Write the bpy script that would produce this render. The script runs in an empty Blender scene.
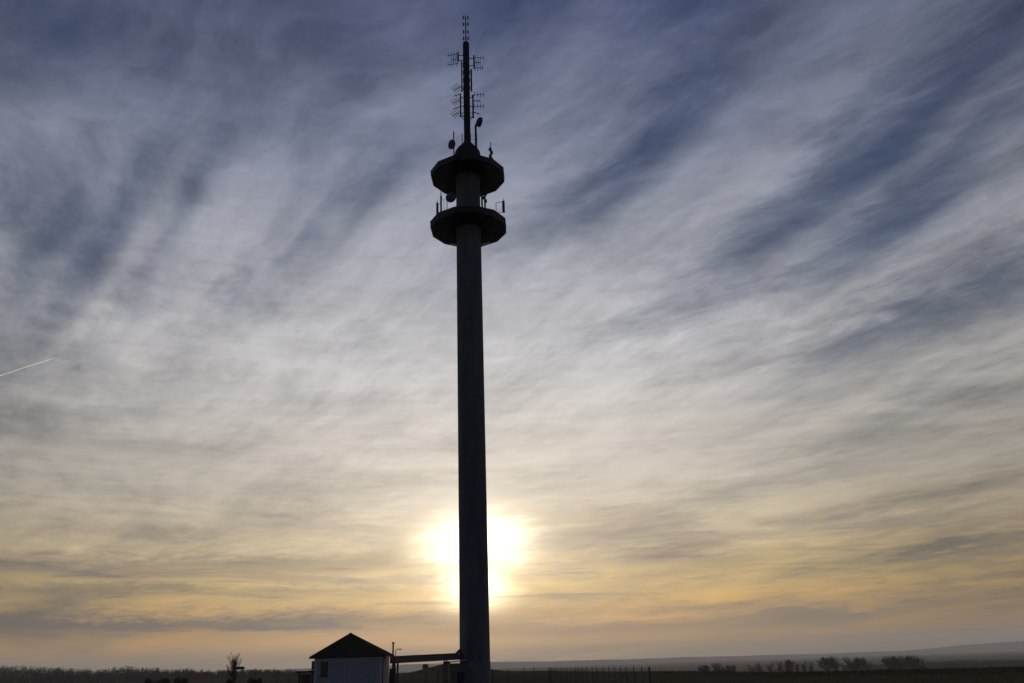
import bpy, bmesh, math, random
from mathutils import Vector, Matrix

# ------------------------------------------------------------------ camera
SC = bpy.context.scene
COL = SC.collection
F_PX = 860.0
PITCH = math.atan(322.5 / F_PX)
ROLL = math.radians(-1.88)
EYE = Vector((0, 0, 2.8))
cd = bpy.data.cameras.new('camera')
cd.sensor_width = 36.0
cd.lens = 36.0 * F_PX / 1024.0
cd.clip_start = 0.1
cd.clip_end = 60000
cam = bpy.data.objects.new('camera', cd)
COL.objects.link(cam)
CAM_M = Matrix.Rotation(math.pi / 2 + PITCH, 4, 'X') @ Matrix.Rotation(ROLL, 4, 'Z')
cam.matrix_world = Matrix.Translation(EYE) @ CAM_M
SC.camera = cam
SC.view_settings.view_transform = 'Standard'
SC.view_settings.look = 'None'
SC.view_settings.exposure = 0.0
SC.view_settings.gamma = 1.0
SC.view_settings.use_curve_mapping = False


def ray(px, py):
    return (CAM_M.to_3x3() @ Vector((px - 512.0, 341.5 - py, -F_PX))).normalized()


def at(px, py, D):
    d = ray(px, py)
    return EYE + d * (D / d.y)


SUN_DIR = ray(473.8, 556)
SUN_EL = math.asin(SUN_DIR.z)
SUN_AZ = math.atan2(SUN_DIR.x, SUN_DIR.y)      # clockwise from +Y

# ------------------------------------------------------------------ sky
world = bpy.data.worlds.new('World')
SC.world = world
world.use_nodes = True
NT = world.node_tree
NT.nodes.clear()


class N:
    """tiny wrapper so that node maths reads as maths"""
    def __init__(s, sock): s.s = sock
    @staticmethod
    def put(node, i, v):
        if isinstance(v, N): NT.links.new(v.s, node.inputs[i])
        else: node.inputs[i].default_value = v
    @staticmethod
    def m(op, a, b=None, c=None, clamp=False):
        n = NT.nodes.new('ShaderNodeMath'); n.operation = op; n.use_clamp = clamp
        N.put(n, 0, a)
        if b is not None: N.put(n, 1, b)
        if c is not None: N.put(n, 2, c)
        return N(n.outputs[0])
    def __add__(s, o): return N.m('ADD', s, o)
    __radd__ = __add__
    def __sub__(s, o): return N.m('SUBTRACT', s, o)
    def __rsub__(s, o): return N.m('SUBTRACT', o, s)
    def __mul__(s, o): return N.m('MULTIPLY', s, o)
    __rmul__ = __mul__
    def __truediv__(s, o): return N.m('DIVIDE', s, o)
    def __rtruediv__(s, o): return N.m('DIVIDE', o, s)


def exp_(x): return N.m('EXPONENT', x)
def clamp(x): return N.m('ADD', x, 0.0, clamp=True)


def smooth(x, a, b, lo=0.0, hi=1.0):
    n = NT.nodes.new('ShaderNodeMapRange'); n.interpolation_type = 'SMOOTHSTEP'
    N.put(n, 0, x)
    n.inputs[1].default_value = a; n.inputs[2].default_value = b
    n.inputs[3].default_value = lo; n.inputs[4].default_value = hi
    return N(n.outputs[0])


def vec(x, y, z=0.0):
    n = NT.nodes.new('ShaderNodeCombineXYZ')
    N.put(n, 0, x); N.put(n, 1, y); N.put(n, 2, z)
    return N(n.outputs[0])


def noise(v, scale, detail=6, rough=0.55, dist=0.0, lac=2.0):
    n = NT.nodes.new('ShaderNodeTexNoise')
    n.noise_dimensions = '3D'
    NT.links.new(v.s, n.inputs['Vector'])
    n.inputs['Scale'].default_value = scale
    n.inputs['Detail'].default_value = detail
    n.inputs['Roughness'].default_value = rough
    n.inputs['Lacunarity'].default_value = lac
    n.inputs['Distortion'].default_value = dist
    return N(n.outputs['Fac'])


def lin(c):
    return tuple(((v / 255) / 12.92 if v / 255 <= 0.04045 else ((v / 255 + 0.055) / 1.055) ** 2.4) for v in c) + (1.0,)


def ramp(x, stops):
    n = NT.nodes.new('ShaderNodeValToRGB')
    N.put(n, 0, x)
    cr = n.color_ramp
    cr.interpolation = 'B_SPLINE' if False else 'EASE'
    while len(cr.elements) < len(stops): cr.elements.new(0.5)
    for e, (p, c) in zip(cr.elements, stops):
        e.position = p; e.color = lin(c)
    cr.interpolation = 'LINEAR'
    return N(n.outputs[0])


def mix(f, a, b, mode='MIX'):
    n = NT.nodes.new('ShaderNodeMix'); n.data_type = 'RGBA'; n.blend_type = mode
    n.clamp_result = False
    for i, v in ((0, f), (6, a), (7, b)):
        if isinstance(v, N): NT.links.new(v.s, n.inputs[i])
        else: n.inputs[i].default_value = v
    return N(n.outputs[2])


def vscale(c, f):
    n = NT.nodes.new('ShaderNodeVectorMath'); n.operation = 'SCALE'
    NT.links.new(c.s, n.inputs[0])
    if isinstance(f, N): NT.links.new(f.s, n.inputs['Scale'])
    else: n.inputs['Scale'].default_value = f
    return N(n.outputs[0])


def vadd(a, b):
    n = NT.nodes.new('ShaderNodeVectorMath'); n.operation = 'ADD'
    NT.links.new(a.s, n.inputs[0]); NT.links.new(b.s, n.inputs[1])
    return N(n.outputs[0])


tc = NT.nodes.new('ShaderNodeTexCoord')
sp = NT.nodes.new('ShaderNodeSeparateXYZ')
NT.links.new(tc.outputs['Generated'], sp.inputs[0])
DX, DY, DZ = (N(o) for o in sp.outputs)
DEG = 180 / math.pi
EL = N.m('ARCSINE', DZ) * DEG                       # degrees
AZ = N.m('ARCTAN2', DX, DY) * DEG
dots = DX * SUN_DIR.x + DY * SUN_DIR.y + DZ * SUN_DIR.z
THETA = N.m('ARCCOSINE', N.m('MINIMUM', dots, 0.9999999)) * DEG
ELP = N.m('MAXIMUM', EL, 0.0)

# cloud-sheet coordinates: the high layer is a flat sheet, its streaks all run
# one way over the land and fan out of one point of the horizon by perspective
AZS = math.radians(-35.5)
zc = N.m('MAXIMUM', DZ, 0.0) + 0.075
U = DX / zc
V = DY / zc
AL = U * math.sin(AZS) + V * math.cos(AZS)           # along the streaks
AC = U * math.cos(AZS) - V * math.sin(AZS)           # across them
w1 = noise(vec(AL * 0.5, AC * 0.5, 3.1), 1.0, 3, 0.5) - 0.5
w2 = noise(vec(AL * 0.5, AC * 0.5, 17.7), 1.0, 3, 0.5) - 0.5
w3 = noise(vec(AL * 2.0, AC * 2.0, 7.7), 1.0, 4, 0.6) - 0.5
ALW = AL + w1 * 1.2
ACW = AC + w2 * 0.55 + w3 * 0.20
band = noise(vec(ALW * 0.32, ACW * 1.5, 4.6), 1.0, 6, 0.52)
UP = smooth(EL, 8, 22)
level = noise(vec(AZ * 0.085 + w1 * 1.2, ELP * 0.50 - AZ * 0.012 + w2 * 1.5 + w3 * 0.6, 12.0), 1.0, 10, 0.62)
feather = noise(vec(ALW * 4.5 + w3 * 2.0, ACW * 9.0 + w1 * 2.0, 21.0), 1.0, 9, 0.66)
fib = N.m('ADD', noise(vec(ALW * 1.4, ACW * 5.0, 5.3), 1.0, 10, 0.64) * UP, level * (1.0 - UP))
puff0 = noise(vec(ALW * 3.0, ACW * 4.0, 9.3), 1.0, 9, 0.62)
puff = puff0 * UP + level * (1.0 - UP)


def blob(px, py, sx, sy, ang):
    """soft patch of sky, centred on a compass direction and height (degrees)"""
    d = ray(px, py)
    az = math.degrees(math.atan2(d.x, d.y)); el = math.degrees(math.asin(d.z))
    n = NT.nodes.new('ShaderNodeMapping'); n.vector_type = 'TEXTURE'
    NT.links.new(AE.s, n.inputs['Vector'])
    n.inputs['Location'].default_value = (az, el, 0)
    n.inputs['Rotation'].default_value = (0, 0, math.radians(ang))
    n.inputs['Scale'].default_value = (sx / 15.0, sy / 15.0, 1)
    q = NT.nodes.new('ShaderNodeVectorMath'); q.operation = 'DOT_PRODUCT'
    NT.links.new(n.outputs[0], q.inputs[0]); NT.links.new(n.outputs[0], q.inputs[1])
    return exp_(N(q.outputs['Value']) * -1.0)


AE = vec(AZ + w1 * 3.0 + w3 * 3.0, EL + w2 * 3.0 + (fib - 0.5) * 5.0, 0.0)
# clear gaps (positive) and thick veils (negative): px, py, half length, half width, tilt, strength
GAPS = [
    (905, 125, 200, 44, 27, 0.55), (690, 60, 150, 60, 35, 0.50), (640, 165, 130, 26, 30, 0.40),
    (600, 10, 130, 55, 20, 0.45), (345, 80, 30, 40, 60, 0.14), (395, 185, 90, 25, 35, 0.22),
    (50, 30, 100, 50, 0, 0.30), (60, 210, 30, 60, 70, 0.10), (905, 215, 90, 22, 22, 0.50),
    (960, 300, 120, 26, 14, 0.55), (830, 350, 90, 18, 8, 0.40), (1000, 600, 150, 20, 4, 0.25),
    (815, 617, 45, 9, 5, 0.6), (480, 30, 60, 40, 60, 0.15), (960, 400, 90, 14, 8, 0.30), (950, 553, 90, 3.5, 8, 0.35), (800, 610, 50, 4, 4, 0.6),
    (95, 240, 90, 14, 68, 0.24), (168, 225, 90, 12, 62, 0.22), (30, 250, 80, 14, 70, 0.2), (128, 250, 100, 12, 66, -0.32), (205, 275, 110, 14, 58, -0.32),
    (300, 235, 110, 12, 50, 0.20), (350, 260, 110, 14, 48, -0.2), (1000, 150, 90, 20, 25, -0.15),
    (800, 130, 220, 18, 29, -0.20), (545, 110, 200, 28, 48, -0.30), (960, 25, 120, 30, 30, -0.25),
    (330, 330, 160, 60, 20, -0.20), (560, 330, 200, 70, 25, -0.35), (120, 110, 120, 30, 10, -0.15),
    (890, 178, 170, 12, 24, -0.30), (650, 430, 260, 60, 5, -0.2), (230, 190, 120, 26, 50, -0.25),
]
gap = None
for px, py, sx, sy, an, am in GAPS:
    b = blob(px, py, sx, sy, an) * am
    gap = b if gap is None else gap + b
dens = band * 0.85 + fib * 0.45 + puff * 0.46 + feather * 0.30 - 0.05 - gap * 0.62
COVER = smooth(dens, 0.50, 1.24)                     # 0 clear ... 1 thick veil

X45 = ELP / 45.0
cloud_c = ramp(X45, [(0.0, (126, 119, 103)), (0.016, (166, 138, 100)), (0.034, (212, 162, 98)), (0.075, (222, 180, 110)),
                     (0.115, (222, 192, 132)), (0.165, (214, 194, 160)), (0.24, (203, 194, 180)), (0.34, (199, 193, 188)),
                     (0.46, (188, 187, 190)), (0.60, (166, 169, 180)), (0.74, (140, 146, 167)), (0.90, (116, 124, 153)), (1.0, (104, 114, 148))])
gap_c = ramp(X45, [(0.0, (124, 120, 114)), (0.06, (134, 122, 108)), (0.14, (138, 126, 116)), (0.24, (128, 126, 122)),
                   (0.36, (116, 121, 131)), (0.50, (94, 106, 132)), (0.65, (68, 84, 120)), (0.82, (50, 68, 110)),
                   (1.0, (42, 62, 106))])
# the physical sky gives the clear air its own gradient round the compass
st = NT.nodes.new('ShaderNodeTexSky')
st.sky_type = 'NISHITA'; st.sun_disc = False
st.sun_elevation = SUN_EL; st.sun_rotation = SUN_AZ
st.altitude = 200; st.air_density = 1.0; st.dust_density = 1.0; st.ozone_density = 1.5
nish = vscale(N(st.outputs[0]), 0.05)
clear = mix(0.18, gap_c, nish)
sky = mix(COVER, clear, cloud_c)

# low, grey, level streaks of thicker cloud towards the horizon
lowv = vec(AZ * 0.055 + w1 * 0.8, ELP * 0.62 + w2 * 1.6 + (fib - 0.5) * 0.8, 2.0)
low = noise(lowv, 1.0, 7, 0.6)
lowm = smooth(low, 0.47, 0.66) * smooth(EL, 1.6, 3.2) * smooth(EL, 17, 8)
low2 = noise(vec(AZ * 0.16, ELP * 2.4 + w2 * 3.0, 8.0), 1.0, 6, 0.6)
low2m = smooth(low2, 0.5, 0.72) * smooth(EL, 1.2, 2.6) * smooth(EL, 12, 5)
AE = vec(AZ + w1 * 3.0 + w3 * 2.0, EL + (level - 0.5) * 1.6 + (feather - 0.5) * 1.2 + (low2 - 0.5) * 1.0, 0.0)
bank = blob(180, 625, 330, 9, 0) + blob(600, 629, 170, 8, 0) * 0.65 + blob(130, 563, 260, 9, 0) * 0.65 + blob(150, 592, 300, 5, 0) * 0.5 + \
       blob(690, 560, 60, 9, -3) * 0.5 + blob(60, 430, 160, 16, -6) * 0.35 + blob(620, 555, 90, 7, 3) * 0.3
dark = clamp(lowm * 0.5 + low2m * 0.4 + bank * 0.95)
dark_c = ramp(X45, [(0.0, (116, 110, 104)), (0.05, (113, 105, 101)), (0.10, (119, 111, 106)), (0.2, (138, 131, 127)),
                    (0.4, (134, 133, 136))])
sky = mix(dark * 0.92, sky, dark_c)

# light falls off away from the sun, and forward scatter round it
fall = exp_(THETA * THETA * (-1.0 / (35.0 * 35.0)))
side = smooth(N.m('ABSOLUTE', AZ - math.degrees(SUN_AZ)), 6.0, 32.0) * (1.0 - UP)
sky = vscale(sky, (0.55 + fall * 0.62) * (1.0 - side * 0.20))
fine = ((fib - 0.5) * 0.9 + (puff - 0.5) * 0.7) * (0.42 + UP * 0.40) + (feather - 0.5) * (0.25 + UP * 0.45) + (low - 0.5) * 0.35 + (low2 - 0.5) * 0.25
sky = vscale(sky, 1.0 + fine * 0.75)
dxs = (AZ - math.degrees(SUN_AZ)); dys = (EL - math.degrees(SUN_EL))
rr0 = N.m('SQRT', dxs * dxs + dys * dys)
rag = ((level - 0.5) * 5.0 + (low2 - 0.5) * 4.0 + (low - 0.5) * 3.0 + (feather - 0.5) * 3.0) * smooth(rr0, 0.5, 3.5)
r2 = dxs * dxs * 0.80 + dys * dys * 1.25


def lobe(cx, cy, sx, sy):
    a = (dxs - cx) / sx; b = (dys - cy) / sy
    q = N.m('MAXIMUM', a * a + b * b + rag * 0.80, 0.0)
    return exp_(N.m('POWER', q, 1.25) * -1.0)


core = N.m('MAXIMUM', lobe(0.25, 0.75, 3.15, 1.95), lobe(0.0, -1.9, 2.3, 1.3))
halo = exp_(N.m('SQRT', r2) * (-1.0 / 3.4))
wide = exp_(r2 * (-1.0 / (13.0 * 13.0)))
gm = 1.0 + (low2 - 0.5) * 1.4 + (low - 0.5) * 1.2 + (level - 0.5) * 1.8
gm = N.m('MAXIMUM', gm, 0.15)
sunlit = vadd(vadd(vscale(vec(1.0, 0.86, 0.60), core * gm * 1.7), vscale(vec(1.0, 0.82, 0.64), halo * gm * 0.5)),
              vscale(vec(1.0, 0.84, 0.56), wide * 0.075))
sky = vadd(sky, sunlit)
# the half of the sky away from the sunset is clear and already dusky
east = smooth(dots, -0.25, 0.62, 0.0, 1.0)
dusk = mix(smooth(EL, 0, 50), lin((50, 59, 80)), lin((24, 34, 56)))
sky = mix(east, dusk, sky)

bg = NT.nodes.new('ShaderNodeBackground')
NT.links.new(vscale(sky, 10.0).s, bg.inputs['Color'])
bg.inputs['Strength'].default_value = 0.1
wo = NT.nodes.new('ShaderNodeOutputWorld')
NT.links.new(bg.outputs[0], wo.inputs['Surface'])

# ------------------------------------------------------------------ sun
sl = bpy.data.lights.new('sun', 'SUN')
sl.energy = 3.0
sl.angle = math.radians(2.0)
sl.color = (1.0, 0.87, 0.72)
sun = bpy.data.objects.new('sun', sl)
sun.rotation_euler = (-SUN_DIR).to_track_quat('-Z', 'Y').to_euler()
COL.objects.link(sun)

# ------------------------------------------------------------------ helpers
RND = random.Random(11)


class MB:
    """collects shapes, build() links them as one mesh object"""
    def __init__(s): s.v = []; s.f = []
    def add(s, vs, fs):
        o = len(s.v); s.v += [tuple(p) for p in vs]; s.f += [tuple(i + o for i in f) for f in fs]
    def box(s, c, d, M=None):
        x, y, z = (q / 2 for q in d)
        vs = [Vector((a * x, b * y, e * z)) for a in (-1, 1) for b in (-1, 1) for e in (-1, 1)]
        if M is not None: vs = [M @ p for p in vs]
        vs = [p + Vector(c) for p in vs]
        s.add(vs, [(0, 1, 3, 2), (4, 6, 7, 5), (0, 4, 5, 1), (2, 3, 7, 6), (0, 2, 6, 4), (1, 5, 7, 3)])
    def tube(s, a, b, r0, r1=None, n=8, cap=True):
        r1 = r0 if r1 is None else r1
        a = Vector(a); b = Vector(b); d = (b - a).normalized()
        u = d.orthogonal().normalized(); w = d.cross(u)
        vs = []
        for p, r in ((a, r0), (b, r1)):
            for i in range(n):
                t = 2 * math.pi * i / n
                vs.append(p + (u * math.cos(t) + w * math.sin(t)) * r)
        fs = [(i, (i + 1) % n, n + (i + 1) % n, n + i) for i in range(n)]
        if cap: fs += [tuple(range(n))[::-1], tuple(range(n, 2 * n))]
        s.add(vs, fs)
    def path(s, pts, r, n=8):
        for a, b in zip(pts, pts[1:]): s.tube(a, b, r, n=n)
    def lathe(s, prof, n=48, c=(0, 0, 0), M=None, rot=0.0, cap=True):
        vs = []
        for r, z in prof:
            for i in range(n):
                t = 2 * math.pi * i / n + rot
                p = Vector((r * math.cos(t), r * math.sin(t), z))
                if M is not None: p = M @ p
                vs.append(p + Vector(c))
        fs = []
        for k in range(len(prof) - 1):
            for i in range(n):
                j = (i + 1) % n
                fs.append((k * n + i, k * n + j, (k + 1) * n + j, (k + 1) * n + i))
        if cap and prof[0][0] > 1e-4: fs.append(tuple(range(n))[::-1])
        if cap and prof[-1][0] > 1e-4: fs.append(tuple(range((len(prof) - 1) * n, len(prof) * n)))
        s.add(vs, fs)
    def prism(s, poly, off):
        """poly: 3-D points of one flat face, extruded by the vector off"""
        n = len(poly); off = Vector(off)
        vs = [Vector(p) for p in poly] + [Vector(p) + off for p in poly]
        s.add(vs, [tuple(range(n))[::-1], tuple(range(n, 2 * n))] + [(i, (i + 1) % n, n + (i + 1) % n, n + i) for i in range(n)])
    def build(s, name, mat, parent=None, smooth=False, loc=None, fix=True):
        me = bpy.data.meshes.new(name)
        me.from_pydata(s.v, [], s.f)
        if fix:
            bm = bmesh.new(); bm.from_mesh(me)
            bmesh.ops.recalc_face_normals(bm, faces=bm.faces)
            bm.to_mesh(me); bm.free()
        if smooth:
            me.shade_smooth()
            try: me.set_sharp_from_angle(angle=math.radians(35))
            except Exception: pass
        me.materials.append(mat)
        o = bpy.data.objects.new(name, me); COL.objects.link(o)
        if parent is not None: o.parent = parent
        if loc is not None: o.location = loc
        return o


def tag(o, label=None, cat=None, group=None, kind=None):
    for k, v in (('label', label), ('category', cat), ('group', group), ('kind', kind)):
        if v: o[k] = v
    return o


def empty(name, loc, label, cat, group=None, rz=0.0):
    o = bpy.data.objects.new(name, None); COL.objects.link(o)
    o.location = loc; o.rotation_euler.z = rz; o.empty_display_size = 0.2
    return tag(o, label, cat, group)


def copy_tree(o, parent=None):
    c = o.copy(); COL.objects.link(c); c.parent = parent
    for ch in list(o.children): copy_tree(ch, c)
    return c


def mat(name, col, col2=None, scale=2.0, rough=0.85, metal=0.0, stretch=(1, 1, 1), bump=0.0, rings=None, planks=None, spec=0.3):
    m = bpy.data.materials.new(name); m.use_nodes = True
    t = m.node_tree; b = t.nodes['Principled BSDF']
    b.inputs['Roughness'].default_value = rough; b.inputs['Metallic'].default_value = metal
    b.inputs['Specular IOR Level'].default_value = spec
    tcn = t.nodes.new('ShaderNodeTexCoord'); mp = t.nodes.new('ShaderNodeMapping')
    mp.inputs['Scale'].default_value = stretch
    t.links.new(tcn.outputs['Object'], mp.inputs[0])
    ns = t.nodes.new('ShaderNodeTexNoise'); ns.inputs['Scale'].default_value = scale
    ns.inputs['Detail'].default_value = 8; ns.inputs['Roughness'].default_value = 0.62
    t.links.new(mp.outputs[0], ns.inputs['Vector'])
    cr = t.nodes.new('ShaderNodeValToRGB')
    c2 = col2 or tuple(v * 0.7 for v in col)
    cr.color_ramp.elements[0].position = 0.3; cr.color_ramp.elements[1].position = 0.7
    cr.color_ramp.elements[0].color = (*c2, 1); cr.color_ramp.elements[1].color = (*col, 1)
    t.links.new(ns.outputs['Fac'], cr.inputs[0])
    out = cr.outputs[0]
    sep = None
    for axis, per, wid, dk in ([('Z',) + rings] if rings else []) + ([planks] if planks else []):
        sep = t.nodes.new('ShaderNodeSeparateXYZ'); t.links.new(tcn.outputs['Object'], sep.inputs[0])
        md = t.nodes.new('ShaderNodeMath'); md.operation = 'PINGPONG'; md.inputs[1].default_value = per / 2
        t.links.new(sep.outputs[axis], md.inputs[0])
        lt = t.nodes.new('ShaderNodeMath'); lt.operation = 'LESS_THAN'; lt.inputs[1].default_value = wid
        t.links.new(md.outputs[0], lt.inputs[0])
        mx = t.nodes.new('ShaderNodeMix'); mx.data_type = 'RGBA'; mx.blend_type = 'MULTIPLY'
        t.links.new(lt.outputs[0], mx.inputs[0]); t.links.new(out, mx.inputs[6]); mx.inputs[7].default_value = (dk, dk, dk, 1)
        out = mx.outputs[2]
    t.links.new(out, b.inputs['Base Color'])
    if bump:
        bp = t.nodes.new('ShaderNodeBump'); bp.inputs['Strength'].default_value = bump; bp.inputs['Distance'].default_value = 0.05
        t.links.new(ns.outputs['Fac'], bp.inputs['Height']); t.links.new(bp.outputs[0], b.inputs['Normal'])
    return m


M_CONC = mat('weathered_concrete', (0.25, 0.255, 0.262), (0.15, 0.155, 0.16), 0.9, 0.9, spec=0.0, stretch=(1, 1, 0.12), bump=0.2, rings=(3.0, 0.035, 0.7))
M_CONC2 = mat('pale_concrete', (0.27, 0.265, 0.255), (0.19, 0.185, 0.18), 1.4, 0.9, bump=0.2, spec=0.05)
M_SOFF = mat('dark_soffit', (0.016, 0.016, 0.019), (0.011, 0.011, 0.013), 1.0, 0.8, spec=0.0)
M_STEEL = mat('dull_steel', (0.09, 0.095, 0.10), (0.06, 0.06, 0.065), 3.0, 0.8, 0.0, spec=0.1)
M_ANT = mat('antenna_paint', (0.06, 0.065, 0.07), (0.04, 0.045, 0.05), 3.0, 0.8, spec=0.0)
M_DISH = mat('dish_cover', (0.15, 0.16, 0.18), (0.11, 0.12, 0.14), 2.0, 0.7, spec=0.05)
M_WALL = mat('painted_wall', (0.56, 0.58, 0.60), (0.43, 0.45, 0.47), 1.2, 0.85, stretch=(1, 1, 0.35), bump=0.15)
M_DOOR = mat('painted_door', (0.50, 0.54, 0.59), (0.40, 0.44, 0.49), 1.5, 0.7, planks=('X', 0.62, 0.012, 0.75))
M_TRIM = mat('pale_trim', (0.78, 0.79, 0.80), (0.66, 0.67, 0.68), 2.0, 0.7)
M_BOARD = mat('dark_boards', (0.055, 0.035, 0.025), (0.035, 0.022, 0.016), 2.0, 0.8, stretch=(3, 3, 0.4), planks=('X', 0.20, 0.012, 0.3))
M_TILE = mat('dark_roof_tiles', (0.06, 0.04, 0.035), (0.04, 0.028, 0.025), 2.5, 0.85, bump=0.4, planks=('Y', 0.30, 0.02, 0.5), spec=0.0)
M_GLASS = mat('window_glass', (0.02, 0.025, 0.03), (0.015, 0.02, 0.02), 1.0, 0.12, spec=0.6)
M_RUST = mat('rusty_pipe', (0.42, 0.17, 0.09), (0.26, 0.10, 0.06), 4.0, 0.7)
M_WOOD = mat('weathered_wood', (0.12, 0.085, 0.06), (0.07, 0.05, 0.035), 3.0, 0.85, stretch=(4, 4, 0.5))
M_CLAD = mat('duct_cladding', (0.22, 0.185, 0.165), (0.15, 0.125, 0.11), 1.5, 0.7, planks=('Z', 0.30, 0.012, 0.6))
M_WIRE = mat('fence_wire', (0.12, 0.12, 0.12), None, 5.0, 0.6, 0.5)
M_BARK = mat('bare_twigs', (0.15, 0.115, 0.09), (0.10, 0.078, 0.06), 2.0, 0.9, spec=0.0)
M_BARK2 = mat('grey_bark', (0.10, 0.08, 0.065), (0.06, 0.05, 0.04), 2.0, 0.9, spec=0.0)
M_LEAF = mat('dark_evergreen_leaves', (0.045, 0.055, 0.03), (0.03, 0.035, 0.02), 0.7, 0.8, spec=0.0)
M_SCRUB = mat('winter_scrub', (0.05, 0.045, 0.032), (0.03, 0.028, 0.02), 0.15, 0.9, spec=0.0)
M_FIELD = mat('winter_field', (0.058, 0.058, 0.030), (0.066, 0.048, 0.032), 0.05, 0.95, stretch=(1, 0.35, 1), bump=0.5, spec=0.0)
M_HILL = mat('far_hillside', (0.07, 0.075, 0.06), (0.04, 0.05, 0.035), 0.004, 0.95, spec=0.0)

# ------------------------------------------------------------------ terrain
CREST = [(-9.0, 600), (-0.06, 520), (-0.013, 390), (0.096, 262), (0.27, 168), (0.557, 138), (9.0, 125)]


def interp(tab, x):
    if x <= tab[0][0]: return tab[0][1]
    for (a, p), (b, q) in zip(tab, tab[1:]):
        if x <= b:
            t = (x - a) / (b - a); return p + (q - p) * t
    return tab[-1][1]


def sstep(t):
    t = max(0.0, min(1.0, t)); return t * t * (3 - 2 * t)


def ground(x, y):
    r = math.hypot(x, y)
    z = 1.1 * (1 - sstep((r - 8) / 70.0))
    if y > 20:
        dc = interp(CREST, x / y)
        q = y - dc
        if q > 0:
            z -= 16.0 * (1 - math.exp(-((q / 220.0) ** 1.15)))
    elif r > 200:
        z -= 6.0 * sstep((r - 200) / 600.0)
    z += 3.9 * math.exp(-(((x + 27) / 13.5) ** 2 + ((y - 350) / 40.0) ** 2))
    z += 0.10 * math.sin(x * 0.051 + 1.3) * math.sin(y * 0.043) * sstep((r - 60) / 100)
    return z


def terrain():
    ax = sorted({-7900.0, -6500.0, -5000.0, -3600.0, -2500.0, -1700.0, -1200.0, 1200.0, 1700.0, 2500.0, 3600.0, 5000.0, 6500.0, 7900.0} |
                {i * 6.0 for i in range(-60, 61)} | {i * 40.0 for i in range(-25, 26)})
    ay = sorted({-7900.0, -5000.0, -2500.0, -1200.0, -600.0, -300.0, -150.0, -80.0, 1500.0, 1900.0, 2500.0, 3300.0, 4300.0, 5200.0, 6200.0, 7900.0} |
                {i * 5.0 for i in range(-8, 121)} | {600 + i * 30.0 for i in range(1, 28)})
    b = MB(); n = len(ax)
    for y in ay:
        for x in ax: b.v.append((x, y, ground(x, y)))
    for j in range(len(ay) - 1):
        for i in range(n - 1):
            k = j * n + i; b.f.append((k, k + 1, k + n + 1, k + n))
    tag(b.build('ground', M_FIELD, smooth=False, fix=False), kind='structure')


terrain()


def hills():
    b = MB()
    prof = [(-9000, 18), (-3000, 20), (-300, 22), (600, 12), (1700, 7), (2700, 8), (3000, 22), (3120, 33), (3350, 42), (3700, 50), (4400, 62), (7800, 70)]
    xs = [-7600 + i * 60 for i in range(254)]
    rows = [5500, 5800, 6050, 6300, 6600, 7200, 7800]
    g = [0, 0.35, 0.8, 1.0, 0.9, 0.5, 0.2]
    rr = random.Random(5); n = len(xs)
    ph = [rr.uniform(0, 6.28) for _ in range(6)]
    for y, k in zip(rows, g):
        for x in xs:
            h = interp(prof, x) + 16.2
            h += 1.6 * math.sin(x / 310 + ph[0]) + 1.0 * math.sin(x / 97 + ph[1] + y) + 0.6 * math.sin(x / 43 + ph[2] + y * 2)
            b.v.append((x, y, -16.6 + h * k))
    for j in range(len(rows) - 1):
        for i in range(n - 1):
            q = j * n + i; b.f.append((q, q + 1, q + n + 1, q + n))
    tag(b.build('hills', M_HILL, smooth=True, fix=False), kind='structure')


hills()

# ------------------------------------------------------------------ haze
hz = MB(); hz.box((0, 0, 53.0), (15960, 15960, 146.0))
mh = bpy.data.materials.new('haze_air'); mh.use_nodes = True
for nn in list(mh.node_tree.nodes):
    if nn.type == 'BSDF_PRINCIPLED': mh.node_tree.nodes.remove(nn)
pv = mh.node_tree.nodes.new('ShaderNodeVolumePrincipled')
pv.inputs['Color'].default_value = (0.85, 0.87, 0.92, 1)
pv.inputs['Density'].default_value = 1.45e-4
pv.inputs['Anisotropy'].default_value = 0.0
mo = [q for q in mh.node_tree.nodes if q.type == 'OUTPUT_MATERIAL'][0]
mh.node_tree.links.new(pv.outputs[0], mo.inputs['Volume'])
HAZE = tag(hz.build('haze', mh), kind='stuff')

# ------------------------------------------------------------------ radio tower
TX = at(475.0, 664, 120).x
T = Vector((TX, 120.0, 0.0))
tower = empty('radio_tower', T, 'tall slender grey concrete radio tower with two round platforms and an antenna mast', 'radio tower')


def tl(px, py, dy=0.0):
    """a point of the tower, in the tower's own frame, dy metres behind its axis"""
    return at(px, py, 120.0 + dy) - T


b = MB(); b.lathe([(1.99, 3.3), (1.975, 12), (1.955, 30), (1.93, 55), (1.91, 67), (1.90, 76.6)], 72)
b.build('shaft', M_CONC, tower, smooth=True)
b = MB(); b.lathe([(2.03, -1.2), (2.03, 3.22), (1.99, 3.29)], 72)
b.build('base_ring', M_CONC2, tower, smooth=True)


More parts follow.
